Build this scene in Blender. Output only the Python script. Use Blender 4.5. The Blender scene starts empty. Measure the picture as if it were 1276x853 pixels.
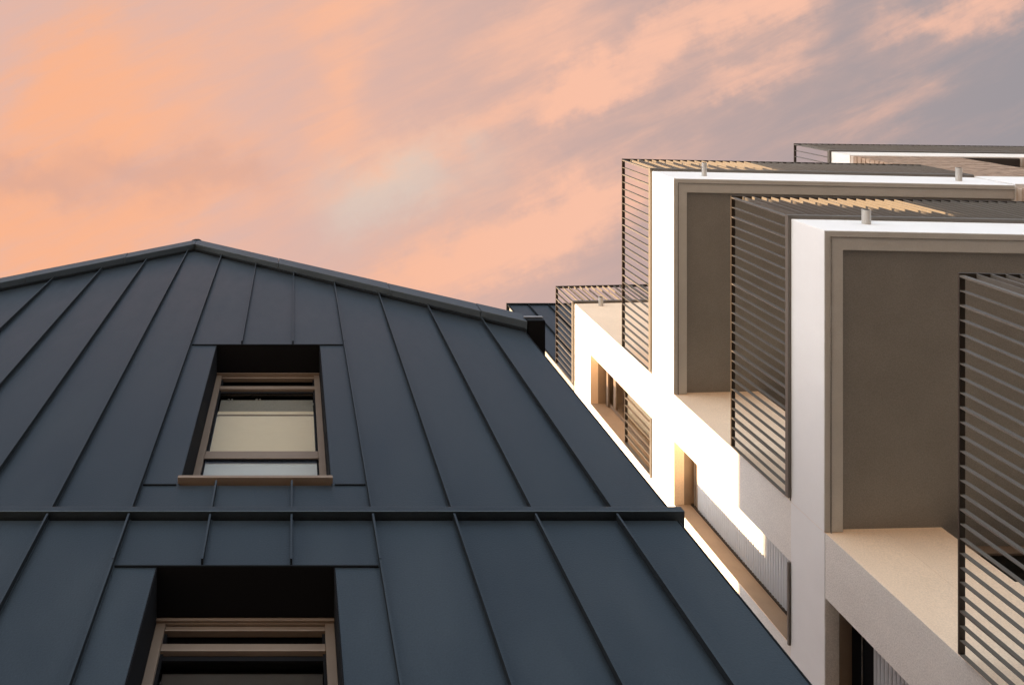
import bpy, math, random
from mathutils import Vector
random.seed(7)
sc = bpy.context.scene
C = sc.collection
HZ = 1.6                      # eye height: every height h below is measured from the camera

# ------------------------------------------------------------------ camera (looks straight up, shifted lens)
F = 900.0
cd = bpy.data.cameras.new("camera")
cam = bpy.data.objects.new("camera", cd); C.objects.link(cam)
cam.location = (0, 0, HZ)
cam.rotation_euler = (math.pi, 0, 0)
cd.sensor_width = 36.0; cd.sensor_fit = 'HORIZONTAL'
cd.lens = 36.0 * F / 1276.0
cd.shift_x = (638 - 368) / 1276.0
cd.shift_y = -(426.5 - 60) / 1276.0
cd.clip_start = 0.05; cd.clip_end = 3000
sc.camera = cam

# ------------------------------------------------------------------ light
EXPO = 2.6
SUN_EL = math.radians(11.6)
SUN_AZ = math.atan2(-1.0, 1.5)          # towards (-1, +1.5)
sv = Vector((math.sin(SUN_AZ) * math.cos(SUN_EL), math.cos(SUN_AZ) * math.cos(SUN_EL), math.sin(SUN_EL)))
ld = bpy.data.lights.new("sun", 'SUN'); ld.energy = 5.0; ld.angle = math.radians(0.5); ld.color = (1.0, 0.68, 0.38)
sun = bpy.data.objects.new("sun", ld); C.objects.link(sun)
sun.rotation_euler = sv.to_track_quat('Z', 'Y').to_euler()
sun.location = (-20, 30, 20)
sc.view_settings.view_transform = 'Standard'
try: sc.view_settings.look = 'None'
except Exception: pass
sc.view_settings.exposure = EXPO
sc.view_settings.gamma = 1.0

w = bpy.data.worlds.new("World"); sc.world = w; w.use_nodes = True
nt = w.node_tree; N = nt.nodes; L = nt.links
N.clear()
def nd(t, **k):
    n = N.new(t)
    for a, b in k.items(): setattr(n, a, b)
    return n
def mth(op, a, b=None, c=None, clamp=False):
    n = nd('ShaderNodeMath', operation=op); n.use_clamp = clamp
    for i, x in enumerate((a, b, c)):
        if x is None: continue
        if isinstance(x, (int, float)): n.inputs[i].default_value = x
        else: L.new(x, n.inputs[i])
    return n.outputs[0]
def mix(f, a, b):
    n = nd('ShaderNodeMix', data_type='RGBA')
    for s, x in ((0, f), (6, a), (7, b)):
        if isinstance(x, (int, float)): n.inputs[s].default_value = x
        elif isinstance(x, tuple): n.inputs[s].default_value = (*x, 1)
        else: L.new(x, n.inputs[s])
    return n.outputs[2]
def srgb(r, g, b):
    return tuple((c / 255 / 12.92) if c / 255 <= 0.04045 else ((c / 255 + 0.055) / 1.055) ** 2.4 for c in (r, g, b))
tc = nd('ShaderNodeTexCoord')
sep = nd('ShaderNodeSeparateXYZ'); L.new(tc.outputs['Generated'], sep.inputs[0])
zz = mth('MAXIMUM', sep.outputs[2], 0.16)
px = mth('DIVIDE', sep.outputs[0], zz); py = mth('DIVIDE', sep.outputs[1], zz)
cmb = nd('ShaderNodeCombineXYZ'); L.new(px, cmb.inputs[0]); L.new(py, cmb.inputs[1])
def noise(scale, detail, rough, sx=1, sy=1, rot=0, off=(0, 0, 0), dist=0.0):
    mp = nd('ShaderNodeMapping'); mp.vector_type = 'TEXTURE' if False else 'POINT'
    mp.inputs['Rotation'].default_value = (0, 0, rot)
    mp.inputs['Location'].default_value = off
    L.new(cmb.outputs[0], mp.inputs[0])
    m2 = nd('ShaderNodeMapping'); m2.inputs['Scale'].default_value = (sx, sy, 1)
    L.new(mp.outputs[0], m2.inputs[0])
    n = nd('ShaderNodeTexNoise'); n.inputs['Scale'].default_value = scale
    n.inputs['Detail'].default_value = detail; n.inputs['Roughness'].default_value = rough
    n.inputs['Distortion'].default_value = dist
    L.new(m2.outputs[0], n.inputs['Vector'])
    return n.outputs[0]
def smooth(x, lo, hi):
    n = nd('ShaderNodeMapRange', interpolation_type='SMOOTHSTEP')
    L.new(x, n.inputs[0]); n.inputs[1].default_value = lo; n.inputs[2].default_value = hi
    return n.outputs[0]
# warp the cloud plane a little so banks have torn edges
wn = noise(3.2, 4, 0.62, off=(3.1, 1.7, 0))
wn2 = noise(7.5, 5, 0.65, off=(8.3, 5.2, 0))
wx = mth('MULTIPLY', mth('SUBTRACT', wn, 0.5), 0.30)
wy = mth('MULTIPLY', mth('SUBTRACT', wn2, 0.5), 0.16)
qx = mth('ADD', px, wx); qy = mth('ADD', mth('ADD', py, wy), mth('MULTIPLY', wx, -0.35))
def bank(u0, v0, u1, v1, width, amp):
    """a soft streak of cloud between two points of the cloud plane (both given as slopes from the zenith)"""
    ax, ay = (u0 - 368) / F, (v0 - 60) / F; bx_, by_ = (u1 - 368) / F, (v1 - 60) / F
    ln = math.hypot(bx_ - ax, by_ - ay); tx, ty = (bx_ - ax) / ln, (by_ - ay) / ln
    nx, ny = -ty, tx; wd = width / F
    dx = mth('SUBTRACT', qx, ax); dy = mth('SUBTRACT', qy, ay)
    t = mth('ADD', mth('MULTIPLY', dx, tx), mth('MULTIPLY', dy, ty))
    s = mth('ADD', mth('MULTIPLY', dx, nx), mth('MULTIPLY', dy, ny))
    g = mth('EXPONENT', mth('MULTIPLY', mth('POWER', mth('DIVIDE', mth('ABSOLUTE', s), wd), 2), -1))
    o = mth('MAXIMUM', mth('SUBTRACT', mth('ABSOLUTE', mth('SUBTRACT', t, ln / 2)), ln / 2), 0.0)
    e = mth('EXPONENT', mth('MULTIPLY', mth('POWER', mth('DIVIDE', o, wd * 1.6), 2), -1))
    return mth('MULTIPLY', mth('MULTIPLY', g, e), amp)
pink = None
for b in [(500, 200, 700, 110, 30, 0.55), (700, 110, 960, 0, 34, 0.85), (600, 70, 690, 20, 40, 0.50), (550, 340, 690, 290, 46, 1.0), (690, 280, 800, 235, 36, 0.9),
          (920, 100, 960, 80, 26, 0.55), (780, 150, 880, 110, 20, 0.30), (1100, 40, 1230, 5, 26, 0.50), (560, 240, 840, 180, 26, 0.25), (430, 130, 455, 40, 50, 0.60), (300, 235, 420, 200, 60, 0.25),
          (-40, 250, 110, 150, 110, 0.85), (60, 330, 240, 240, 60, 0.5), (120, 60, 330, 20, 70, 0.22), (1000, 190, 1120, 140, 30, 0.22)]:
    k = bank(*b); pink = k if pink is None else mth('ADD', pink, k)
fine = noise(8.0, 7, 0.66, sx=0.5, sy=2.8, rot=math.radians(24), dist=0.3)
soft = noise(2.6, 4, 0.6, sx=0.7, sy=1.5, rot=math.radians(24), off=(5, 2, 0))
pk = mth('ADD', mth('MULTIPLY', pink, mth('ADD', 0.45, mth('MULTIPLY', fine, 1.1))), mth('MULTIPLY', mth('SUBTRACT', mth('ADD', mth('MULTIPLY', fine, 1.3), soft), 1.12), 0.85))
pk = smooth(pk, -0.12, 1.08)
left = smooth(px, 0.55, -0.45)              # the sunset glow grows towards the sun side (-X)
left2 = smooth(px, 1.12, -0.15)
base = mix(left2, srgb(158, 151, 154), srgb(228, 185, 170))
warm = mix(left, srgb(253, 196, 168), srgb(255, 183, 140))
cloud = mix(pk, base, warm)
pale = bank(465, 240, 525, 225, 42, 0.8)
cloud = mix(mth('MINIMUM', mth('MULTIPLY', pale, 0.75), 1.0), cloud, srgb(224, 211, 197))
dark1 = mth('ADD', bank(15, 222, 70, 235, 32, 0.85), bank(150, 205, 280, 222, 32, 0.75))
cloud = mix(mth('MULTIPLY', mth('MINIMUM', dark1, 1.0), 0.6), cloud, srgb(206, 164, 152))
# away from the sunset the deck thins to cool blue-grey sky
cloud = mix(mth('MULTIPLY', smooth(py, -0.07, -0.42), 0.95), cloud, srgb(138, 156, 178))
# unseen low sky boosted to fill the shaded walls, strongest on the sun side
dot = mth('ADD', mth('MULTIPLY', sep.outputs[0], sv.x), mth('MULTIPLY', sep.outputs[1], sv.y))
low = smooth(sep.outputs[2], 0.50, 0.05)
glow = mth('MULTIPLY', smooth(dot, -0.1, 0.9), low)
low_fill = mth('MULTIPLY', low, 0.9)
cloud = mix(low_fill, cloud, (3.8, 4.3, 4.8))
cloud = mix(glow, cloud, (11.5, 11.4, 11.2))
sky = nd('ShaderNodeTexSky', sky_type='NISHITA'); sky.sun_disc = False
sky.sun_elevation = SUN_EL; sky.sun_rotation = SUN_AZ
bg1 = nd('ShaderNodeBackground'); L.new(sky.outputs[0], bg1.inputs[0]); bg1.inputs[1].default_value = 0.05
bg2 = nd('ShaderNodeBackground'); L.new(cloud, bg2.inputs[0]); bg2.inputs[1].default_value = 1.0 / (2 ** EXPO)
ad = nd('ShaderNodeMixShader'); ad.inputs[0].default_value = 0.95
L.new(bg1.outputs[0], ad.inputs[1]); L.new(bg2.outputs[0], ad.inputs[2])
out = nd('ShaderNodeOutputWorld'); L.new(ad.outputs[0], out.inputs[0])

# ------------------------------------------------------------------ materials
def material(name, col, rough=0.8, metal=0.0, var=0.08, vscale=1.5, bump=0.0, bscale=200.0, big=0.0, bigscale=2.0,
             rnd=0.0, spec=0.5, speck=0.0, stretch=None, rvar=0.0):
    m = bpy.data.materials.new(name); m.use_nodes = True
    t = m.node_tree; n = t.nodes; l = t.links
    b = n['Principled BSDF']
    b.inputs['Roughness'].default_value = rough; b.inputs['Metallic'].default_value = metal
    b.inputs['Specular IOR Level'].default_value = spec
    tcn = n.new('ShaderNodeTexCoord')
    vec = tcn.outputs['Object']
    if stretch:
        mp = n.new('ShaderNodeMapping'); mp.inputs['Scale'].default_value = stretch; l.new(vec, mp.inputs[0]); v2 = mp.outputs[0]
    else: v2 = vec
    n1 = n.new('ShaderNodeTexNoise'); n1.inputs['Scale'].default_value = vscale; n1.inputs['Detail'].default_value = 8; n1.inputs['Roughness'].default_value = 0.6
    l.new(v2, n1.inputs['Vector'])
    n2 = n.new('ShaderNodeTexNoise'); n2.inputs['Scale'].default_value = bscale; n2.inputs['Detail'].default_value = 3
    l.new(vec, n2.inputs['Vector'])
    mr = n.new('ShaderNodeMapRange'); l.new(n1.outputs[0], mr.inputs[0]); mr.inputs[1].default_value = 0.3; mr.inputs[2].default_value = 0.7
    mr.inputs[3].default_value = 1 - var; mr.inputs[4].default_value = 1 + var
    fac = mr.outputs[0]
    if speck:
        ms = n.new('ShaderNodeMapRange'); l.new(n2.outputs[0], ms.inputs[0]); ms.inputs[1].default_value = 0.3; ms.inputs[2].default_value = 0.7
        ms.inputs[3].default_value = 1 - speck; ms.inputs[4].default_value = 1 + speck
        mu = n.new('ShaderNodeMath'); mu.operation = 'MULTIPLY'; l.new(fac, mu.inputs[0]); l.new(ms.outputs[0], mu.inputs[1]); fac = mu.outputs[0]
    if rnd:
        oi = n.new('ShaderNodeObjectInfo')
        mo = n.new('ShaderNodeMapRange'); l.new(oi.outputs['Random'], mo.inputs[0]); mo.inputs[3].default_value = 1 - rnd; mo.inputs[4].default_value = 1 + rnd
        mu = n.new('ShaderNodeMath'); mu.operation = 'MULTIPLY'; l.new(fac, mu.inputs[0]); l.new(mo.outputs[0], mu.inputs[1]); fac = mu.outputs[0]
    vm = n.new('ShaderNodeVectorMath'); vm.operation = 'SCALE'; vm.inputs[0].default_value = col; l.new(fac, vm.inputs['Scale'])
    l.new(vm.outputs[0], b.inputs['Base Color'])
    if rvar:
        rr = n.new('ShaderNodeMapRange'); l.new(n1.outputs[0], rr.inputs[0]); rr.inputs[1].default_value = 0.3; rr.inputs[2].default_value = 0.7
        rr.inputs[3].default_value = rough - rvar; rr.inputs[4].default_value = rough + rvar; l.new(rr.outputs[0], b.inputs['Roughness'])
    prev = None
    if bump:
        bp = n.new('ShaderNodeBump'); bp.inputs['Strength'].default_value = bump; bp.inputs['Distance'].default_value = 0.004
        l.new(n2.outputs[0], bp.inputs['Height']); prev = bp.outputs[0]
    if big:
        n3 = n.new('ShaderNodeTexNoise'); n3.inputs['Scale'].default_value = bigscale; n3.inputs['Detail'].default_value = 1; l.new(v2, n3.inputs['Vector'])
        b3 = n.new('ShaderNodeBump'); b3.inputs['Strength'].default_value = 1.0; b3.inputs['Distance'].default_value = big
        l.new(n3.outputs[0], b3.inputs['Height'])
        if prev: l.new(prev, b3.inputs['Normal'])
        prev = b3.outputs[0]
    if prev: l.new(prev, b.inputs['Normal'])
    return m
M = {}
M['zinc'] = material('dark_zinc', (0.0145, 0.0190, 0.0230), rough=0.36, metal=0.0, var=0.15, vscale=2.6, bump=0.35, bscale=100, big=0.007, bigscale=1.8, rnd=0.09, rvar=0.08, stretch=(1, 1, 0.4), speck=0.26, spec=0.75)
M['zinc_trim'] = material('dark_zinc_trim', (0.034, 0.046, 0.056), rough=0.42, var=0.10, vscale=4, bump=0.2, spec=0.7)
M['zinc'].node_tree.nodes['Principled BSDF'].inputs['Specular Tint'].default_value = (0.80, 0.93, 1.0, 1)      # blue-grey patina
M['zinc_seam_shade'] = material('dark_zinc_seam_shade', (0.008, 0.010, 0.012), rough=0.7, metal=0.0, var=0.06, spec=0.15)  # near-black puts the shade beside the folds into the colour; trims share it
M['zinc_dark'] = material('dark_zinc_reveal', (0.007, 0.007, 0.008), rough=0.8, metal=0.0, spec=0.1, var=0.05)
M['bronze'] = material('bronze_metal', (0.225, 0.168, 0.125), rough=0.45, metal=0.35, var=0.06, vscale=6, bump=0.05)
M['bronze_box'] = material('bronze_lining', (0.27, 0.195, 0.135), rough=0.6, metal=0.0, var=0.10, vscale=5, speck=0.06)
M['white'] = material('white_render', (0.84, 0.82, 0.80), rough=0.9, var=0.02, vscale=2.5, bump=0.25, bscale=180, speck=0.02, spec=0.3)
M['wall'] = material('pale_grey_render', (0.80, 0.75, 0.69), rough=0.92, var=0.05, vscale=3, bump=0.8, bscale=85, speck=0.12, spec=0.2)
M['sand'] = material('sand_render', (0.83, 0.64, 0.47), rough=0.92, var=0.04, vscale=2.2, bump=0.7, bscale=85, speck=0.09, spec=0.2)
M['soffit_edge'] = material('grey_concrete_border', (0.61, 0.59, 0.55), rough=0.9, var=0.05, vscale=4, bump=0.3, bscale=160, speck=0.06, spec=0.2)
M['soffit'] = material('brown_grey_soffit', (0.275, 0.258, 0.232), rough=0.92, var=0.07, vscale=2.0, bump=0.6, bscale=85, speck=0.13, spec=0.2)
M['rail'] = material('bronze_grey_rail', (0.135, 0.118, 0.098), rough=0.5, metal=0.1, var=0.06, vscale=8)
M['rail_dark'] = material('dark_handrail', (0.048, 0.036, 0.026), rough=0.5, metal=0.3, var=0.06, vscale=8)
M['pipe'] = material('pale_plastic', (0.50, 0.47, 0.43), rough=0.6, var=0.05, vscale=9)
M['pipe_in'] = material('pipe_inside', (0.05, 0.045, 0.04), rough=0.9)
M['brick'] = material('pale_brown_brick', (0.36, 0.255, 0.185), rough=0.9, var=0.25, vscale=9, bump=0.5, bscale=90, speck=0.1, spec=0.2)
M['mortar'] = material('pale_mortar', (0.50, 0.41, 0.34), rough=0.95, var=0.05)
M['shutter'] = material('grey_shutter', (0.60, 0.62, 0.64), rough=0.55, var=0.03)
M['blind'] = material('beige_blind', (0.74, 0.62, 0.46), rough=0.9, var=0.05, vscale=14, stretch=(1, 1, 14), bump=0.3, bscale=90)
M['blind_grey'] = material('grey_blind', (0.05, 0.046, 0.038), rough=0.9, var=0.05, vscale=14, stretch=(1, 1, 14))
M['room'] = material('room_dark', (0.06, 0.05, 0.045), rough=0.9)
M['ground'] = material('paving', (0.42, 0.41, 0.39), rough=0.9, var=0.10, vscale=0.7, bump=0.3, bscale=30)
M['paver'] = material('paving_joint', (0.30, 0.275, 0.25), rough=0.9, var=0.12, vscale=2.0, rnd=0.1)
M['silver'] = material('bright_metal', (0.55, 0.53, 0.50), rough=0.3, metal=0.8, var=0.05)
def glass_mat(name, tint, refl):
    m = bpy.data.materials.new(name); m.use_nodes = True
    t = m.node_tree; n = t.nodes; l = t.links; n.clear()
    o = n.new('ShaderNodeOutputMaterial'); mx = n.new('ShaderNodeMixShader')
    tr = n.new('ShaderNodeBsdfTransparent'); tr.inputs[0].default_value = (*tint, 1)
    gl = n.new('ShaderNodeBsdfGlossy'); gl.inputs['Roughness'].default_value = 0.03
    fr = n.new('ShaderNodeFresnel'); fr.inputs[0].default_value = 1.5
    mu = n.new('ShaderNodeMath'); mu.operation = 'MULTIPLY_ADD'; mu.inputs[1].default_value = refl; mu.inputs[2].default_value = 0.0; mu.use_clamp = True
    ge = n.new('ShaderNodeNewGeometry'); iv = n.new('ShaderNodeMath'); iv.operation = 'SUBTRACT'; iv.inputs[0].default_value = 1; l.new(ge.outputs['Backfacing'], iv.inputs[1])
    mb_ = n.new('ShaderNodeMath'); mb_.operation = 'MULTIPLY'; l.new(fr.outputs[0], mb_.inputs[0]); l.new(iv.outputs[0], mb_.inputs[1]); l.new(mb_.outputs[0], mu.inputs[0]); l.new(mu.outputs[0], mx.inputs[0]); l.new(tr.outputs[0], mx.inputs[1]); l.new(gl.outputs[0], mx.inputs[2])
    l.new(mx.outputs[0], o.inputs[0]); return m
M['glass'] = glass_mat('window_glass', (0.88, 0.88, 0.86), 1.0)
M['glass_dark'] = glass_mat('tinted_glass', (0.45, 0.48, 0.47), 1.2)

# ------------------------------------------------------------------ mesh helpers (heights h are from the camera; z = h + HZ)
class MB:
    def __init__(s): s.v = []; s.f = []; s.m = []
    def add(s, vs, fs, mi=0):
        o = len(s.v); s.v += [(x, y, h + HZ) for x, y, h in vs]
        s.f += [tuple(i + o for i in f) for f in fs]; s.m += [mi] * len(fs)
    def box(s, x0, x1, y0, y1, h0, h1, mi=0):
        s.prism_h([(x0, y0), (x1, y0), (x1, y1), (x0, y1)], h0, h1, mi); return s
    def prism_h(s, poly, h0, h1, mi=0):          # plan polygon, counter-clockwise, raised from h0 to h1
        n = len(poly)
        s.add([(x, y, h0) for x, y in poly] + [(x, y, h1) for x, y in poly],
              [tuple(reversed(range(n))), tuple(range(n, 2 * n))] + [(i, (i + 1) % n, n + (i + 1) % n, n + i) for i in range(n)], mi); return s
    def prism_y(s, poly, y0, y1, mi=0):          # polygon in (x, h), extruded from y0 (front) to y1 (back)
        n = len(poly)
        if n < 3: return s
        a = sum(poly[i][0] * poly[(i + 1) % n][1] - poly[(i + 1) % n][0] * poly[i][1] for i in range(n))
        if a < 0: poly = poly[::-1]
        s.add([(x, y0, h) for x, h in poly] + [(x, y1, h) for x, h in poly],
              [tuple(range(n)), tuple(reversed(range(n, 2 * n)))] + [(i, n + i, n + (i + 1) % n, (i + 1) % n) for i in range(n)], mi); return s
    def tube(s, p, q, r, seg=16, r_in=None, mi=0, mi_in=0):
        p = Vector(p); q = Vector(q); d = (q - p).normalized()
        a = d.orthogonal().normalized(); b = d.cross(a)
        def ring(c, rr): return [tuple(c + a * math.cos(2 * math.pi * i / seg) * rr + b * math.sin(2 * math.pi * i / seg) * rr) for i in range(seg)]
        side = [(i, (i + 1) % seg, seg + (i + 1) % seg, seg + i) for i in range(seg)]
        if r_in is None:
            s.add(ring(p, r) + ring(q, r), side + [tuple(reversed(range(seg))), tuple(range(seg, 2 * seg))], mi)
        else:
            s.add(ring(p, r) + ring(q, r), side, mi)
            s.add(ring(p, r_in) + ring(q, r_in), [tuple(reversed(f)) for f in side], mi_in)
            s.add(ring(q, r) + ring(q, r_in), side, mi)
        return s
off = {}
def link(name, mb, mat, parent=None, bevel=0.0, smooth=False):
    me = bpy.data.meshes.new(name)
    o = bpy.data.objects.new(name, me); C.objects.link(o)
    base = off[parent.name] if parent is not None else (0, 0, 0)
    me.from_pydata([(x - base[0], y - base[1], z - base[2]) for x, y, z in mb.v], [], mb.f)
    mats = mat if isinstance(mat, (list, tuple)) else [mat]
    for m in mats: me.materials.append(M[m])
    for p, mi in zip(me.polygons, mb.m): p.material_index = mi; p.use_smooth = smooth
    me.update()
    if parent is not None: o.parent = parent
    off[o.name] = base
    if bevel:
        bv = o.modifiers.new('bevel', 'BEVEL'); bv.width = bevel; bv.segments = 2; bv.limit_method = 'ANGLE'
    return o
def thing(name, loc, label, cat, group=None):
    o = bpy.data.objects.new(name, None); C.objects.link(o); o.location = loc; off[o.name] = tuple(loc)
    o['label'] = label; o['category'] = cat
    if group: o['group'] = group
    o.empty_display_size = 0.3
    return o
def copy_at(o, parent, delta):
    c = o.copy(); C.objects.link(c); c.parent = parent; c.location = delta; off[c.name] = off[o.name]; return c
def two_tone(m, first):                          # give the faces looking to -Y the second material
    for i in range(first, len(m.f)):
        f = m.f[i]; a, b, c = (Vector(m.v[j]) for j in f[:3]); n = (b - a).cross(c - a).normalized()
        if n.y < -0.7: m.m[i] = 1
def clip(poly, a, b, c):                          # keep a*x + b*h <= c
    r = []
    for i in range(len(poly)):
        p, q = poly[i], poly[(i + 1) % len(poly)]
        dp = a * p[0] + b * p[1] - c; dq = a * q[0] + b * q[1] - c
        if dp <= 0: r.append(p)
        if dp * dq < 0:
            t = dp / (dp - dq); r.append((p[0] + (q[0] - p[0]) * t, p[1] + (q[1] - p[1]) * t))
    return r

# ------------------------------------------------------------------ ground
g = MB(); g.add([(-1500, -1500, -HZ), (1500, -1500, -HZ), (1500, 1500, -HZ), (-1500, 1500, -HZ)], [(0, 1, 2, 3)])
o = link('ground', g, 'ground'); o['kind'] = 'structure'
g = MB()
o = bpy.data.objects.new('courtyard_path', None)
pav = MB(); pav.box(-6, 4.9, -4, 2.75, -HZ + 0.004, -HZ + 0.02)
o = link('courtyard_path', pav, 'paver'); o['kind'] = 'structure'

# ================================================================== ZINC HOUSE (left)
YU, YL = 2.90, 2.87           # upper and lower cladding planes (facing -Y)
HX = 2.349                    # right corner
PX = -1.44                    # ridge
LX = -5.25                    # left corner
SR, SLF = 0.772, 0.82         # pitches right / left
YF = 2.80                     # verge fascia plane
HPF = 10.575                  # top of verge at ridge
DF = 0.23                     # vertical depth of the verge fascia
HW = HPF - DF + 0.02          # wall apex
YEND = 27.0
house = thing('zinc_house', (-1.45, 3.0, 0), 'dark zinc clad house with gable roof and two recessed windows, filling the left', 'house')
def gable_clip(poly, apex):
    poly = clip(poly, SR, 1, apex + SR * PX)
    return clip(poly, -SLF, 1, apex - SLF * PX)
# openings: x0, x1, h0, h1, wall plane, window plane
UP = dict(x0=-0.7685, x1=0.238, h0=4.84, h1=7.054, y=YU, w=3.18)
LO = dict(x0=-0.768, x1=0.2175, h0=1.80, h1=3.995, y=YL, w=3.155)
# backing wall behind the cladding
bw = MB()
def piece(x0, x1, h0, h1, y0, y1):
    bw.prism_y(gable_clip([(x0, h0), (x1, h0), (x1, h1), (x0, h1)], HW - 0.01), y0, y1)
for O, hb, ht in ((UP, 4.42, 12.0), (LO, -HZ, 4.42)):
    y0 = O['y'] + 0.022; y1 = 3.45
    piece(LX + 0.02, O['x0'] - 0.002, hb, ht, y0, y1); piece(O['x1'] + 0.002, HX - 0.02, hb, ht, y0, y1)
    piece(O['x0'] - 0.002, O['x1'] + 0.002, O['h1'] + 0.002, ht, y0, y1)
    piece(O['x0'] - 0.002, O['x1'] + 0.002, hb, O['h0'] - 0.002, y0, y1)
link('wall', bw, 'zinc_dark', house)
# rooms behind, side walls
bw = MB()
bw.box(LX + 0.02, HX - 0.02, 4.6, YEND, -HZ, 6.9)
bw.box(LX + 0.02, LX + 0.2, 3.45, 4.6, -HZ, 6.9); bw.box(HX - 0.2, HX - 0.02, 3.45, 4.6, -HZ, 6.9)
bw.box(LX + 0.2, HX - 0.2, 3.45, 4.6, 4.3, 4.5); bw.box(LX + 0.2, HX - 0.2, 3.45, 4.6, 7.35, 7.5)
link('side_wall', bw, 'room', house)
# panels
rk = [-0.008 + 0.1725 * k for k in range(-11, 5)]
ks = list(range(-11, 5))
R = dict(zip(ks, rk))
def panel(x0, x1, h0, h1, y, top=None):
    g_ = 0.003
    po = [(x0 + g_, h0 + g_), (x1 - g_, h0 + g_), (x1 - g_, h1 - g_), (x0 + g_, h1 - g_)]
    if top is not None: po = gable_clip(po, top)
    if len(po) < 3: return
    m = MB(); m.prism_y(po, y, y + 0.018)
    link('panel', m, 'zinc', house, bevel=0.0015)
def cols(yy, xr, xl):
    xs = [R[k] * yy for k in ks if R[k] * yy > xl + 0.05 and R[k] * yy < xr - 0.05]
    return [xl] + xs + [xr]
for yy, O, hb, ht, top, jt, jb, extra in ((YU, UP, 4.45, 12.0, HW - 0.02, 7.054, 4.795, 10.16), (YL, LO, -HZ + 0.3, 4.395, None, 3.998, 1.75, None)):
    cs = cols(yy, HX if yy == YU else 2.324, LX)
    xa, xb = R[-2] * yy, R[1] * yy
    for a, b in zip(cs[:-1], cs[1:]):
        if a >= xa - 0.01 and b <= xb + 0.01:
            panel(a, b, jt, extra or ht, yy, top)
            if extra: panel(a, b, extra, ht, yy, top)
            panel(a, b, hb, jb, yy, top)
        elif extra and gable_clip([(a, extra), (b, extra), (b, extra + 1), (a, extra + 1)], top):
            panel(a, b, hb, extra, yy, top); panel(a, b, extra, ht, yy, top)
        else: panel(a, b, hb, ht, yy, top)
    panel(xa, O['x0'], jb, jt, yy); panel(O['x1'], xb, jb, jt, yy)
    # standing seams
    for k in ks:
        x = R[k] * yy
        if x < LX + 0.05 or x > HX - 0.05: continue
        spans = [(hb, ht)]
        if k in (-1, 0): spans = [(hb, jb - 0.012), (jt + 0.012, ht)]
        elif k in (-2, 1): spans = [(hb, jb - 0.01), (jb - 0.01, jt + 0.01), (jt + 0.01, ht)]
        for i, (s0, s1) in enumerate(spans):
            po = [(x - 0.006, s0), (x + 0.006, s0), (x + 0.006, s1), (x - 0.006, s1)]
            if top is not None: po = gable_clip(po, top)
            if len(po) < 3: continue
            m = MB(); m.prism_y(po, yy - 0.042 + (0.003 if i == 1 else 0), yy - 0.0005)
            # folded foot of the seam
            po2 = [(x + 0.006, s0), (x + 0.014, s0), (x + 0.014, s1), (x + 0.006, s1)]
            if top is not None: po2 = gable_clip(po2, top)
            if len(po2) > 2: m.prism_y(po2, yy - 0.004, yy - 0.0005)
            two_tone(m, 0); link('seam', m, ['zinc_seam_shade', 'zinc'], house)  # seam sides carry the painted shade, front faces stay plain zinc
# flashing lips over the window joints
for yy, O, jt in ((YU, UP, 7.054), (YL, LO, 3.998)):
    m = MB(); m.box(R[-2] * yy + 0.012, R[1] * yy - 0.012, yy - 0.010, yy, jt - 0.004, jt + 0.004); link('flashing', m, 'zinc_seam_shade', house)
m = MB(); m.box(R[-2] * YU + 0.012, -0.79, YU - 0.008, YU, 4.792, 4.799); m.box(0.262, R[1] * YU - 0.012, YU - 0.008, YU, 4.792, 4.799); link('flashing', m, 'zinc_seam_shade', house)
# corner trims
for yy, x1, h0, h1 in ((YU, HX, 4.45, HW - SR * (HX - PX)), (YL, 2.324, -HZ, 4.39)):
    m = MB(); m.box(x1 - 0.002, x1 + 0.006, yy - 0.004, yy + 0.3, h0, h1); link('corner_trim', m, 'zinc_seam_shade', house)
# ledge (string course) with its underside
m = MB()
m.add([(LX, 2.822, 4.405), (2.376, 2.822, 4.405), (2.376, 2.822, 4.452), (LX, 2.822, 4.452),
       (LX, 2.93, 4.405), (2.376, 2.93, 4.405), (2.376, 2.93, 4.50), (LX, 2.93, 4.50)],
      [(0, 1, 2, 3), (3, 2, 6, 7), (4, 7, 6, 5), (0, 4, 5, 1), (1, 5, 6, 2), (0, 3, 7, 4)])
m.add([(2.32, 2.93, 4.405), (2.376, 2.93, 4.405), (2.376, 2.93, 4.452), (2.32, 2.93, 4.50),
       (2.32, YEND, 4.405), (2.376, YEND, 4.405), (2.376, YEND, 4.452), (2.32, YEND, 4.50)],
      [(0, 1, 2, 3), (3, 2, 6, 7), (4, 7, 6, 5), (0, 4, 5, 1), (1, 5, 6, 2), (0, 3, 7, 4)])
link('ledge', m, 'zinc', house, bevel=0.004)
# verge fascia, in lengths with lapped joints
def verge(x0, x1, side, dy):
    s = SR if side > 0 else SLF
    def hh(x): return HPF - s * abs(x - PX)
    m = MB(); m.prism_y([(x0, hh(x0) - DF), (x1, hh(x1) - DF), (x1, hh(x1)), (x0, hh(x0))], YF - dy, YU + 0.02)
    # projecting drip under the fascia front
    link('verge', m, 'zinc_trim', house, bevel=0.004)
for a, b, d in ((PX, -0.22, 0.0), (-0.22, 1.10, 0.003), (1.10, 1.98, 0.0), (1.98, 2.385, 0.003)): verge(a + 0.002, b - 0.002, 1, d)
for a, b, d in ((-2.28, PX, 0.0), (-3.30, -2.28, 0.003), (-4.4, -3.30, 0.0), (-5.35, -4.4, 0.003)): verge(a + 0.002, b - 0.002, -1, d)
m = MB(); m.prism_y([(PX - 0.07, HPF - 0.052), (PX + 0.07, HPF - 0.052), (PX + 0.03, HPF + 0.012), (PX - 0.03, HPF + 0.012)], YF - 0.006, YEND); link('ridge_cap', m, 'zinc_seam_shade', house, bevel=0.004)
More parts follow.
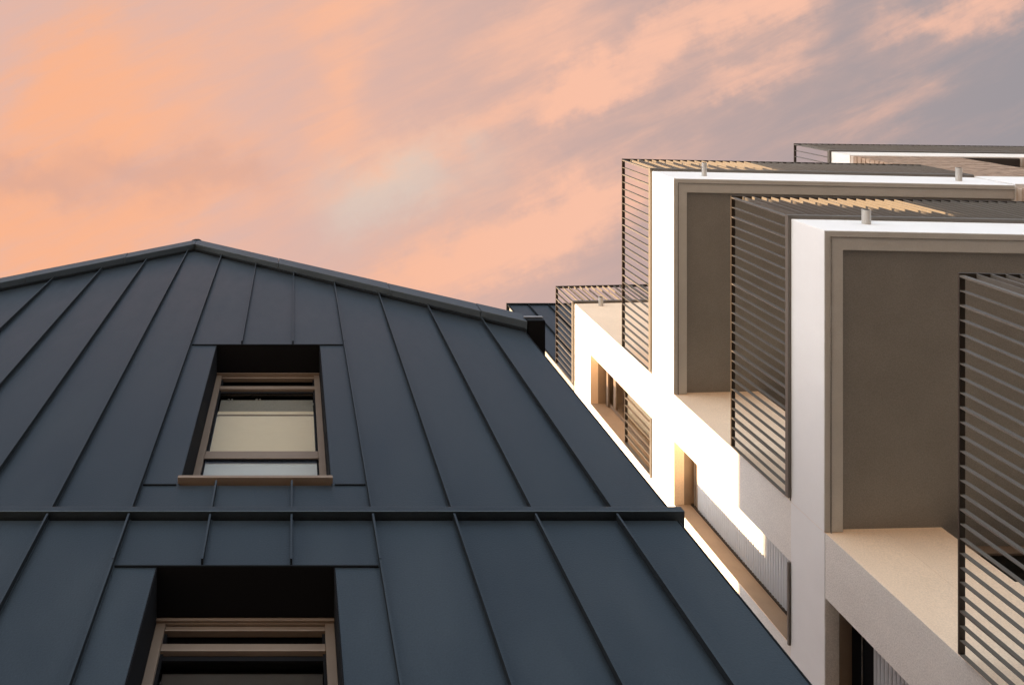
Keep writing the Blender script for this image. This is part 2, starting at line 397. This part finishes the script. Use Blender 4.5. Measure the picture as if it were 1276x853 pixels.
# inner trim line under the verge
for s, xe in ((SR, 2.36), (-SLF, -5.3)):
    m = MB(); h_e = HW - abs(s) * abs(xe - PX)
    m.prism_y([(PX, HW - 0.055), (xe, h_e - 0.055), (xe, h_e - 0.02), (PX, HW - 0.02)], YU - 0.03, YU - 0.001); link('verge_trim', m, 'zinc_seam_shade', house)
# roof slopes
def slope(xe, s, nm):
    m = MB(); h0 = HPF - 0.02; he = h0 - s * abs(xe - PX)
    m.prism_y([(PX, h0), (xe, he), (xe, he - 0.2), (PX, h0 - 0.2)], YU + 0.021, YEND)
    r = link('roof', m, 'zinc', house)
    y = 3.6
    dirx = 1 if xe > PX else -1
    m = MB()
    while y < YEND:
        m.prism_y([(PX + dirx * 0.1, h0 - s * 0.1), (xe, he), (xe, he + 0.03), (PX + dirx * 0.1, h0 - s * 0.1 + 0.03)], y - 0.006, y + 0.006); y += 0.5
    q = link('roof_seams', m, 'zinc_seam_shade', house); q['kind'] = 'stuff'
slope(2.385, SR, 'r'); slope(-5.33, SLF, 'l')
m = MB(); m.prism_y(gable_clip([(LX + 0.05, 6.9), (HX - 0.05, 6.9), (HX - 0.05, 12), (LX + 0.05, 12)], HPF - 0.24), 7.0, YEND); link('attic_core', m, 'zinc_dark', house)
# gutter at the right eave, running back along the roof edge
m = MB()
hg = 7.385
m.box(2.375, 2.555, 2.79, YEND, hg, hg + 0.006); m.box(2.375, 2.381, 2.79, YEND, hg, hg + 0.13); m.box(2.549, 2.555, 2.79, YEND, hg, hg + 0.12)
m.box(2.381, 2.549, 2.79, 2.796, hg + 0.006, hg + 0.12)
gu = link('gutter', m, 'zinc_dark', house)
m = MB(); m.box(2.372, 2.562, 2.782, 2.792, hg + 0.095, hg + 0.125); m.box(2.553, 2.562, 2.792, YEND, hg + 0.105, hg + 0.125); link('gutter_rim', m, 'silver', gu)
m = MB(); m.box(2.378, 2.552, 2.784, 2.789, hg + 0.005, hg + 0.05); link('gutter_end_cap', m, 'zinc_seam_shade', gu)

# windows of the house
def house_window(O, vh, blind):
    """vh: heights of the bars measured in the window plane"""
    x0, x1, W = O['x0'] + 0.004, O['x1'] - 0.004, O['w']
    m = MB()
    top = O['h1'] - 0.002; bot = O['h0'] + 0.002; st = 0.052
    m.box(x0, x0 + st, W, W + 0.07, bot, top); m.box(x1 - st, x1, W, W + 0.07, bot, top)
    m.box(x0 + st, x1 - st, W, W + 0.07, top - 0.03, top)
    m.box(x0 - 0.002, x1 + 0.002, W - 0.018, W - 0.001, top - 0.028, top - 0.010)   # thin lip
    fr = link('window', m, 'bronze', house, bevel=0.003)
    # inner stile steps
    m = MB(); m.box(x0 + st, x0 + st + 0.016, W + 0.03, W + 0.075, bot, top - 0.03); link('gasket', m, 'zinc_dark', fr); m = MB(); m.box(x1 - st - 0.016, x1 - st, W + 0.03, W + 0.075, bot, top - 0.03)
    link('gasket', m, 'zinc_dark', fr)
    m = MB(); m.box(x0 + st + 0.001, x1 - st - 0.001, W + 0.012, W + 0.05, vh['bar'][0], vh['bar'][1]); link('shutter_rail', m, 'bronze', fr, bevel=0.003)
    m = MB(); m.box(x0 + st + 0.001, x1 - st - 0.001, W + 0.012, W + 0.05, top - 0.062, top - 0.034); link('head_rail', m, 'bronze', fr, bevel=0.003)
    m = MB(); m.box(x0 + st + 0.001, x1 - st - 0.001, W + 0.085, W + 0.10, vh['bar'][1] - 0.01, top - 0.031); link('shutter_box', m, 'zinc_dark', fr)
    t = vh['transom']
    m = MB(); m.box(x0 + st + 0.001, x1 - st - 0.001, W + 0.004, W + 0.028, t[0], t[0] + 0.054); link('transom', m, 'bronze', fr, bevel=0.003)
    m = MB(); m.box(x0 + st + 0.002, x1 - st - 0.002, W + 0.016, W + 0.05, t[0] + 0.066, t[1]); link('sash_rail', m, 'bronze', fr, bevel=0.003)
    m = MB(); m.box(x0 + st + 0.016, x1 - st - 0.016, W + 0.045, W + 0.05, t[1], vh['bar'][0] - 0.03); link('pane', m, 'glass', fr)
    m = MB(); m.box(x0 + st + 0.010, x1 - st - 0.010, W + 0.04, W + 0.08, vh['bar'][0] - 0.03, vh['bar'][0] - 0.001); link('gasket', m, 'zinc_dark', fr)
    m = MB(); m.box(x0 + st + 0.016, x1 - st - 0.016, W + 0.018, W + 0.023, bot + 0.02, t[0] - 0.012); link('pane', m, 'glass', fr)
    m = MB(); m.box(x0 + st + 0.001, x1 - st - 0.001, W + 0.012, W + 0.03, t[0] - 0.012, t[0] - 0.001); link('gasket', m, 'zinc_dark', fr); m = MB(); m.box(x0 + st + 0.001, x1 - st - 0.001, W + 0.03, W + 0.07, bot, bot + 0.02); link('gasket', m, 'zinc_dark', fr)
    # blind: box, top bar, cloth
    bt = vh['blind']
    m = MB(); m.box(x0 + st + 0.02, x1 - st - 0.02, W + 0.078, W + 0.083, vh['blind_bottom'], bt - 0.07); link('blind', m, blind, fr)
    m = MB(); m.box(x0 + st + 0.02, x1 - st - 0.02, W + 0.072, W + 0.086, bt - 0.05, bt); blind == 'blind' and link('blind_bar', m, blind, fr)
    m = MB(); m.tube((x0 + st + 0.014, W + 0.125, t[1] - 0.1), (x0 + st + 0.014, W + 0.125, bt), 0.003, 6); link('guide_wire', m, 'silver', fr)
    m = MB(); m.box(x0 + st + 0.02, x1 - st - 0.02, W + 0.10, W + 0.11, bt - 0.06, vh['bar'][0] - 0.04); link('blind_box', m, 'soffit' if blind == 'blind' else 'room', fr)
    # added pale board behind the lower pane, stands in for its sky reflection
    m = MB(); m.box(x0 + st, x1 - st, W + 0.04, W + 0.048, bot, t[0] - 0.005); link('reflection_board', m, 'shutter', fr)
    # outer sill
    m = MB(); m.box(O['x0'] - 0.016, O['x1'] + 0.012, O['y'] - 0.042, W + 0.02, O['h0'] - 0.026, O['h0']); link('sill', m, 'bronze', fr, bevel=0.003)
    # reveals
    m = MB()
    y0 = O['y'] - 0.001; y1 = W + 0.1
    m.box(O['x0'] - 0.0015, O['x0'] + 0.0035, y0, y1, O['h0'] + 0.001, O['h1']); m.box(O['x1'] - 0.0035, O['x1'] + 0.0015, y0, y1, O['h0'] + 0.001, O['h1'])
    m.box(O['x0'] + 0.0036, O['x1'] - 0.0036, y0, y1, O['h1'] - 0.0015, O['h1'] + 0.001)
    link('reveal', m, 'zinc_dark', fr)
    return fr
w1 = house_window(UP, dict(bar=(6.775, 6.83), transom=(5.615, 5.735), blind=6.47, blind_bottom=5.70), 'blind')
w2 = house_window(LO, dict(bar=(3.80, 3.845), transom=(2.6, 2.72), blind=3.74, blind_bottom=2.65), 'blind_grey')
w1['label'] = 'upper recessed bronze window with a lowered beige blind'
w2['label'] = 'lower recessed bronze window with a dark grey blind'
W = UP['w']
m = MB(); m.tube((0.0, W + 0.11, 6.60), (0.17, W + 0.11, 6.68), 0.010, 8); m.tube((-0.12, W + 0.112, 6.53), (0.0, W + 0.112, 6.60), 0.006, 8); link('stay_arm', m, 'silver', w1)
m = MB()
for x in (-0.62, -0.59, -0.36, -0.33): m.tube((x, W + 0.09, 6.735), (x, W + 0.105, 6.735), 0.010, 8)
link('roller_pin', m, 'silver', w1)
m = MB(); m.box(UP['x0'] + 0.08, UP['x1'] - 0.08, W + 0.12, W + 0.135, 6.735, 6.745); link('roller_track', m, 'shutter', w1)

# ================================================================== APARTMENT BUILDING (right)
XA, YA = 5.022, 4.59
XE = 9.545
tower = thing('apartment_building', (7.2, 8.0, 0), 'white rendered apartment building with stacked balconies, slatted railings and brown undersides', 'building')
def yn(x): return YA - 0.02 * (x - XA)           # north wall line
def yo(x): return 1.727 + 0.020 * (x - XA)       # balcony front line
BB = [(10.157, 9.576, 11.02), (7.314, 6.847, 8.263), (4.57, 4.10, 5.43)]   # parapet top, underside, handrail top
OY0, OY1 = 5.205, 6.05
levels = [(12.3, 10.157), (9.576, 7.314), (6.847, 4.57), (4.10, 1.8)]
TOP = 12.985
XB = 5.60
# parapet wall + piers : outer faces -X pale render, -Y faces sand render
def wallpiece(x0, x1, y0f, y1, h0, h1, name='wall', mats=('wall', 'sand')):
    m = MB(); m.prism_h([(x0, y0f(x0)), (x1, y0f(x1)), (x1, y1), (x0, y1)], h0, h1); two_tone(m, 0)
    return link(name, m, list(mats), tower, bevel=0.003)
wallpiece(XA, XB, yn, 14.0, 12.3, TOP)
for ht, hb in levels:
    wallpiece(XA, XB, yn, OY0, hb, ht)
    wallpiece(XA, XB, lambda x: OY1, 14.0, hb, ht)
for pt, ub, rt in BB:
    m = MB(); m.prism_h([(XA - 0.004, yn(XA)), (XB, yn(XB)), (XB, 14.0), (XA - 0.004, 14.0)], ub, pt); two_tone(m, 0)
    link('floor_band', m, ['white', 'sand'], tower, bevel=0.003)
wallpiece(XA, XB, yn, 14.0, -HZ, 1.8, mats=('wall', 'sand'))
# north wall beyond the corner pier, with a strip window under each soffit
WX = 6.165
for i, (ht, hb) in enumerate([(TOP, 10.157)] + levels[1:]):
    nb = hb if i < 3 else -HZ + 0.16
    ub = ht
    if i == 0:
        m = MB(); m.prism_h([(XB, yn(XB)), (XE, yn(XE)), (XE, 5.0), (XB, 5.0)], nb - 0.16, ub); link('wall', m, 'sand', tower)
        continue
    m = MB(); m.prism_h([(XB, yn(XB)), (WX, yn(WX)), (WX, 5.0), (XB, 5.0)], nb - 0.16, ub + 0.3); link('wall', m, 'sand', tower)
    wb = ub - 0.66
    m = MB(); m.prism_h([(WX, yn(WX)), (XE, yn(XE)), (XE, 5.0), (WX, 5.0)], nb - 0.16, wb); link('wall', m, 'sand', tower)
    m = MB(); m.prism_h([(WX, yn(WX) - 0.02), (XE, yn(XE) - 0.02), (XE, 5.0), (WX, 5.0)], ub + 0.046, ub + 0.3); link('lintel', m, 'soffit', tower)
    y = yn(WX) + 0.16
    m = MB(); m.box(WX, XE, y, y + 0.05, ub - 0.08, ub + 0.02); m.box(WX, XE, y, y + 0.05, wb, wb + 0.06); m.box(WX, WX + 0.05, y, y + 0.05, wb + 0.06, ub - 0.08)
    for xx in (7.3, 8.5): m.box(xx, xx + 0.06, y, y + 0.05, wb + 0.06, ub - 0.08)
    wn_ = link('window', m, 'bronze', tower, bevel=0.003)
    m = MB(); m.box(WX + 0.05, XE, y + 0.02, y + 0.026, wb + 0.06, ub - 0.08); link('pane', m, 'glass_dark', wn_)
    m = MB(); m.box(WX, XE, y + 0.3, y + 0.31, wb, ub + 0.02); link('room_backing', m, 'room', wn_)
# core that closes the building behind
m = MB(); m.box(6.05, XE, 5.01, 13.99, -HZ, TOP - 0.25); link('core', m, 'room', tower)
m = MB(); m.box(XB, XE, 4.95, 14.0, TOP - 0.25, TOP - 0.1); link('roof', m, 'soffit_edge', tower)

# windows of the west face
XP = 5.26
def west_window(ht, hb, kind):
    m = MB()
    # bronze lining of head and jambs, behind a first render strip
    m.box(5.155, 5.60, OY0 + 0.006, OY1 - 0.004, ht - 0.006, ht + 0.004)
    m.box(5.03, 5.60, OY1 - 0.0045, OY1 + 0.004, hb, ht - 0.007)
    m.box(5.155, 5.60, OY0 - 0.004, OY0 + 0.005, hb, ht - 0.007)
    wdw = link('window', m, 'bronze_box', tower)
    m = MB(); m.box(XA + 0.001, 5.153, OY0 + 0.001, OY1 - 0.005, ht - 0.004, ht + 0.003); link('head_strip', m, 'sand' if kind != 'dark' else 'wall', wdw)  # warm in sunlit windows, grey in shaded ones: the light is in the colour
    m = MB(); m.box(XA - 0.028, XP + 0.1, OY0 + 0.005, OY1 - 0.004, hb + 0.001, hb + 0.022); link('sill', m, 'rail', wdw, bevel=0.002)
    y0, y1 = OY0 + 0.008, OY1 - 0.006
    if kind == 'glass':
        m = MB(); m.box(XP + 0.04, XP + 0.1, y0, y0 + 0.05, hb + 0.03, ht - 0.01); m.box(XP + 0.04, XP + 0.1, y1 - 0.05, y1, hb + 0.03, ht - 0.01)
        m.box(XP + 0.04, XP + 0.1, y0 + 0.05, y1 - 0.05, ht - 0.07, ht - 0.01); m.box(XP + 0.04, XP + 0.1, y0 + 0.05, y1 - 0.05, hb + 0.03, hb + 0.11)
        m.box(XP + 0.0, XP + 0.035, y0, y1, ht - 0.14, ht - 0.08); m.box(XP + 0.05, XP + 0.09, y0 + 0.05, y1 - 0.05, ht - 0.32, ht - 0.24)
        link('frame', m, 'bronze', wdw, bevel=0.003)
        m = MB(); m.box(XP + 0.065, XP + 0.072, y0 + 0.05, y1 - 0.05, hb + 0.11, ht - 0.07); link('pane', m, 'glass', wdw)
        m = MB(); m.box(XP + 0.2, XP + 0.205, y0, y1, hb, ht - 0.35); link('curtain', m, 'blind', wdw)
    else:
        m = MB(); drop = 0.13 if kind == 'sunny' else 0.30
        prof = []
        h = hb + 0.03; n = 0; pitch = 0.043
        while h < ht - drop:
            prof += [(XP + 0.006, h), (XP, h + 0.008), (XP - 0.003, h + pitch * 0.5), (XP, h + pitch - 0.010), (XP + 0.006, h + pitch - 0.004)]; h += pitch
        vs = []; fs = []
        for x, hh in prof: vs += [(x, y0, hh), (x, y1, hh)]
        for i in range(len(prof) - 1): fs.append((2 * i, 2 * i + 2, 2 * i + 3, 2 * i + 1))
        m.add(vs, fs); link('roller_shutter', m, 'shutter', wdw)
        m = MB(); m.box(XP - 0.02, XP + 0.03, y0 - 0.001, y0 + 0.02, hb + 0.03, ht - 0.01); m.box(XP - 0.02, XP + 0.03, y1 - 0.022, y1 + 0.001, hb + 0.03, ht - 0.01); link('shutter_guide', m, 'rail_dark', wdw)
        m = MB(); m.box(XP + 0.01, XP + 0.05, y0 + 0.02, y1 - 0.022, ht - drop - 0.03, ht - 0.008); link('shutter_box', m, 'bronze_box' if kind == 'sunny' else 'zinc_dark', wdw)  # near-black box in shaded windows: shade put into the colour
        m = MB(); m.box(XP - 0.004, XP + 0.004, y0 + 0.02, y1 - 0.022, ht - drop * 0.5, ht - drop * 0.5 + 0.006); link('guide_strip', m, 'silver', wdw)
    m = MB(); m.box(5.58, 5.6, OY0, OY1, hb, ht); link('room_backing', m, 'room', wdw)
    return wdw
west_window(*levels[0], 'glass')['label'] = 'sunlit glazed window near the roof with a slatted guard rail'
west_window(*levels[1], 'sunny')['label'] = 'window with a pale roller shutter half in sun'
west_window(*levels[2], 'dark')['label'] = 'shaded window with a grey roller shutter at the bottom edge'
west_window(*levels[3], 'dark')

# railings --------------------------------------------------------
def blade_mesh(name, dx, dy, h0, h1):
    m = MB(); m.box(-dx / 2, dx / 2, -dy / 2, dy / 2, h0 - HZ, h1 - HZ)
    me = bpy.data.meshes.new(name); me.from_pydata(m.v, [], m.f); me.materials.append(M['rail']); return me
SP = 0.1075
def railing(root, segs, h0, h1, posts=7, phase=1, label=None, sizes=(0.040, 0.007)):
    """segs: list of ((x0,y0),(x1,y1)) runs; one mesh of rails, each blade its own sub-part"""
    m = MB(); hw = 0.0225
    for (x0, y0), (x1, y1) in segs:
        d = Vector((x1 - x0, y1 - y0)); ln = d.length; d.normalize(); n = Vector((-d.y, d.x))
        def q(a, wdt, ha, hb_, mi, e0=0.0, e1=0.0):
            p0 = Vector((x0, y0)) - d * e0; p1 = Vector((x1, y1)) + d * e1
            m.prism_h([tuple(p0 - n * wdt), tuple(p1 - n * wdt), tuple(p1 + n * wdt), tuple(p0 + n * wdt)], ha, hb_, mi)
        q(0, hw, h1 - 0.014, h1, 1, hw if abs(d.y) > 0.5 else -hw, 0)
        q(0, hw * 0.9, h0 - 0.03, h0 + 0.012, 0, hw * .9 if abs(d.y) > 0.5 else -hw * .9, 0)
    r = link('railing', m, ['rail', 'rail_dark'], root, bevel=0.0015)
    if label: r['label'] = label
    for (x0, y0), (x1, y1) in segs:
        d = Vector((x1 - x0, y1 - y0)); ln = d.length; d.normalize()
        along_y = abs(d.y) > 0.5
        t_, w_ = sizes[1], sizes[0]
        thin = blade_mesh('baluster', w_ if along_y else t_, t_ if along_y else w_, h0 + 0.012, h1 - 0.014)
        thick = blade_mesh('post', w_ if along_y else 0.014, 0.014 if along_y else w_, h0 + 0.012, h1 - 0.014)
        n = int(ln / SP); st = ln / n
        for i in range(0 if not along_y else 0, n + 1):
            if i == 0 and not along_y: continue
            pst = (i % posts == phase) or i == 0
            o = bpy.data.objects.new('post' if pst else 'baluster', thick if pst else thin); C.objects.link(o); o.parent = r
            bx_, by_, bz_ = off[root.name]
            o.location = (x0 + d.x * (st * i) - bx_, y0 + d.y * (st * i) - by_, HZ - bz_)
            off[o.name] = off[root.name]
    return r

def pipe(x, hc, y, r, ln, root):
    m = MB(); m.tube((x, y, hc), (x, y - ln, hc), r, 18, r * 0.86, 0, 1)
    o = link('overflow_pipe', m, ['pipe', 'pipe_in'], root, smooth=True); return o
for i, (pt, ub, rt) in enumerate(BB):
    m = MB()
    x0 = XA - 0.007; xe = XE - 0.01
    T = 0.18
    # upstand ring: west leg, front leg; recess inside for the soffit
    y0, ye = yo(x0), yo(xe)
    m.prism_h([(x0, y0), (xe, ye), (xe, ye + 0.185), (x0 + T, yo(x0 + T) + 0.185), (x0 + T, yn(x0 + T) - 0.001), (x0, yn(x0) - 0.001)], ub, pt)
    # paint: underside of the ring is grey concrete
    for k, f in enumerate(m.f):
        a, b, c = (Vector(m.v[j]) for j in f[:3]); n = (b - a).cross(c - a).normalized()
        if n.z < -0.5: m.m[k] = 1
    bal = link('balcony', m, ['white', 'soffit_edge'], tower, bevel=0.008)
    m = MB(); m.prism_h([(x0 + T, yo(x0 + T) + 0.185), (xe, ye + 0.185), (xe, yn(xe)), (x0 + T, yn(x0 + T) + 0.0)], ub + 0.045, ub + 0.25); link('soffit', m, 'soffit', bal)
    # drip bead in the border
    m = MB(); a = 0.055
    m.prism_h([(x0 + a, yo(x0) + a), (xe, ye + a), (xe, ye + a + 0.010), (x0 + a + 0.010, yo(x0) + a + 0.010), (x0 + a + 0.010, yn(x0) - 0.002), (x0 + a, yn(x0) - 0.002)], ub - 0.010, ub + 0.001)
    link('drip_bead', m, 'soffit', bal)
    m = MB()
    m.prism_h([(x0 - 0.002, y0 - 0.003), (xe, ye - 0.003), (xe, ye + 0.19), (x0 + 0.19, y0 + 0.19), (x0 + 0.19, yn(x0) - 0.01), (x0 - 0.002, yn(x0) - 0.01)], pt, pt + 0.006)
    link('coping', m, 'rail_dark', bal)
    xr = XA - 0.02
    railing(tower, [((xr, yo(xr) - 0.018), (xr, 4.545)), ((xr, yo(xr) - 0.018), (xe if i < 2 else 7.4, yo(xe if i < 2 else 7.4) - 0.018))], pt + 0.02, rt, phase=2 if i != 2 else 2)
pipe(5.66, 7.16, yo(5.66), 0.038, 0.14, tower)
pipe(5.565, 9.83, yo(5.565), 0.031, 0.18, tower)
pipe(9.03, 9.83, yo(9.0), 0.036, 0.18, tower)
pipe(5.44, 12.86, yn(5.44), 0.040, 0.15, tower)
railing(tower, [((XA + 0.045, 5.23), (XA + 0.045, 6.03))], 10.20, 11.07, phase=1)['label'] = 'small guard rail across the uppermost recessed window'
# roof terrace railing + coping
m = MB(); m.prism_h([(XA - 0.012, YA - 0.012), (XE, yn(XE) - 0.012), (XE, yn(XE) + 0.3), (XA + 0.3, YA + 0.3), (XA + 0.3, 14.0), (XA - 0.012, 14.0)], TOP, TOP + 0.02); link('coping', m, 'rail', tower)
railing(tower, [((XA - 0.02, YA - 0.02), (XA - 0.02, 6.02)), ((XA - 0.02, YA - 0.02), (XE, yn(XE) - 0.02))], TOP + 0.03, 13.82, phase=2)
# set-back attic storey in dark zinc
AY = 6.06; AH = 17.1
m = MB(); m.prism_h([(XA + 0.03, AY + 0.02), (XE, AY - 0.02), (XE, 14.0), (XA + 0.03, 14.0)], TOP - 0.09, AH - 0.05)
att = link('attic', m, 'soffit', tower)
x = XA
while x < XE - 0.1:
    x2 = min(x + 0.47, XE)
    m = MB(); m.prism_h([(x + 0.002, AY), (x2 - 0.002, AY), (x2 - 0.002, AY + 0.03), (x + 0.002, AY + 0.03)], TOP, AH - 0.05); link('panel', m, 'zinc', att)
    m = MB(); m.box(x2 - 0.008, x2 + 0.008, AY - 0.035, AY, TOP, AH - 0.05); link('seam', m, 'zinc_seam_shade', att)
    x = x2
m = MB(); m.box(XA - 0.03, XE, AY - 0.03, 14.0, AH - 0.05, AH); link('attic_coping', m, 'zinc_seam_shade', att)
m = MB(); m.box(XA - 0.012, XA + 0.018, AY - 0.012, AY + 0.012, TOP, AH - 0.05); link('corner_trim', m, 'zinc_seam_shade', att)

# ================================================================== BRICK BUILDING (far right)
br = thing('brick_building', (12.5, 6.0, 0), 'pale brown brick building with white bands behind the upper balcony at right edge', 'building')
GX = XE + 0.005
def yb(x): return 1.845 + 0.012 * (x - GX)
def bprism(name, x0, x1, y0f, y1, h0, h1, mat, **k):
    m = MB(); m.prism_h([(x0, y0f(x0)), (x1, y0f(x1)), (x1, y1), (x0, y1)], h0, h1); return link(name, m, mat, br, **k)
BT = 12.87
bprism('parapet_band', GX, 17.0, yb, 10.0, 12.44, BT, 'wall', bevel=0.004)
ins = lambda x: yb(x) + 0.012
bprism('wall', GX + 0.012, 11.33, ins, 10.0, 10.157, 12.44, 'mortar')
bprism('wall', 12.45, 17.0, ins, 10.0, 10.157, 12.44, 'mortar')
bprism('loggia_ceiling', 11.33, 12.45, lambda x: yb(x) + 0.02, 3.0, 12.41, 12.438, 'room')
bprism('loggia_wall', 11.33, 12.45, lambda x: 3.0, 10.0, 10.157, 12.44, 'room')
bprism('floor_band', GX - 0.003, 17.0, lambda x: yb(x) - 0.045, 10.0, 9.576, 10.157, 'white', bevel=0.004)
bprism('wall', GX + 0.012, 17.0, ins, 10.0, -HZ, 9.576, 'mortar')
def bricks(p0, p1, n, h0, h1):
    """joined courses of bricks on a face from plan point p0 to p1, proud of the mortar along n"""
    m = MB(); p0 = Vector(p0); p1 = Vector(p1); d = (p1 - p0); ln = d.length; d.normalize(); n = Vector(n)
    h = h0; row = 0; cp = 0.092
    while h + cp <= h1 + 0.001:
        a = -0.14 * (row % 2)
        while a < ln:
            s0, s1 = max(a, 0), min(a + 0.27, ln)
            if s1 - s0 > 0.03:
                e = random.uniform(0.009, 0.014)
                q0 = p0 + d * s0; q1 = p0 + d * s1
                A, B = q0 + n * e, q1 + n * e
                poly = [tuple(A), tuple(B), tuple(q1), tuple(q0)]
                ar = sum(poly[i][0] * poly[(i + 1) % 4][1] - poly[(i + 1) % 4][0] * poly[i][1] for i in range(4))
                if ar < 0: poly = poly[::-1]
                m.prism_h(poly, h, h + cp - 0.018)
            a += 0.28
        h += cp; row += 1
    o = link('brick_courses', m, 'brick', br); o['kind'] = 'stuff'
bricks((GX + 0.012, ins(GX)), (GX + 0.012, 4.4), (-1, 0), 10.17, 12.44)
bricks((GX + 0.012, ins(GX)), (11.33, ins(11.33)), (0, -1), 10.17, 12.44)
bricks((12.45, ins(12.45)), (15.5, ins(15.5)), (0, -1), 10.17, 12.44)
bricks((12.45, ins(12.45)), (12.45, 3.0), (-1, 0), 10.17, 12.44)
bricks((GX + 0.012, ins(GX)), (GX + 0.012, 4.4), (-1, 0), 7.4, 9.57)
bricks((GX + 0.012, ins(GX)), (12.0, ins(12.0)), (0, -1), 7.4, 9.57)
m = MB(); m.prism_h([(GX - 0.01, yb(GX) - 0.01), (17, yb(17) - 0.01), (17, yb(17) + 0.3), (GX - 0.01, yb(GX) + 0.3)], BT, BT + 0.02); link('coping', m, 'rail_dark', br)
railing(br, [((GX - 0.02, yb(GX) - 0.005), (GX - 0.02, 4.3)), ((GX - 0.02, yb(GX) - 0.005), (14.6, yb(14.6) - 0.005))], BT + 0.03, 13.78, phase=3)
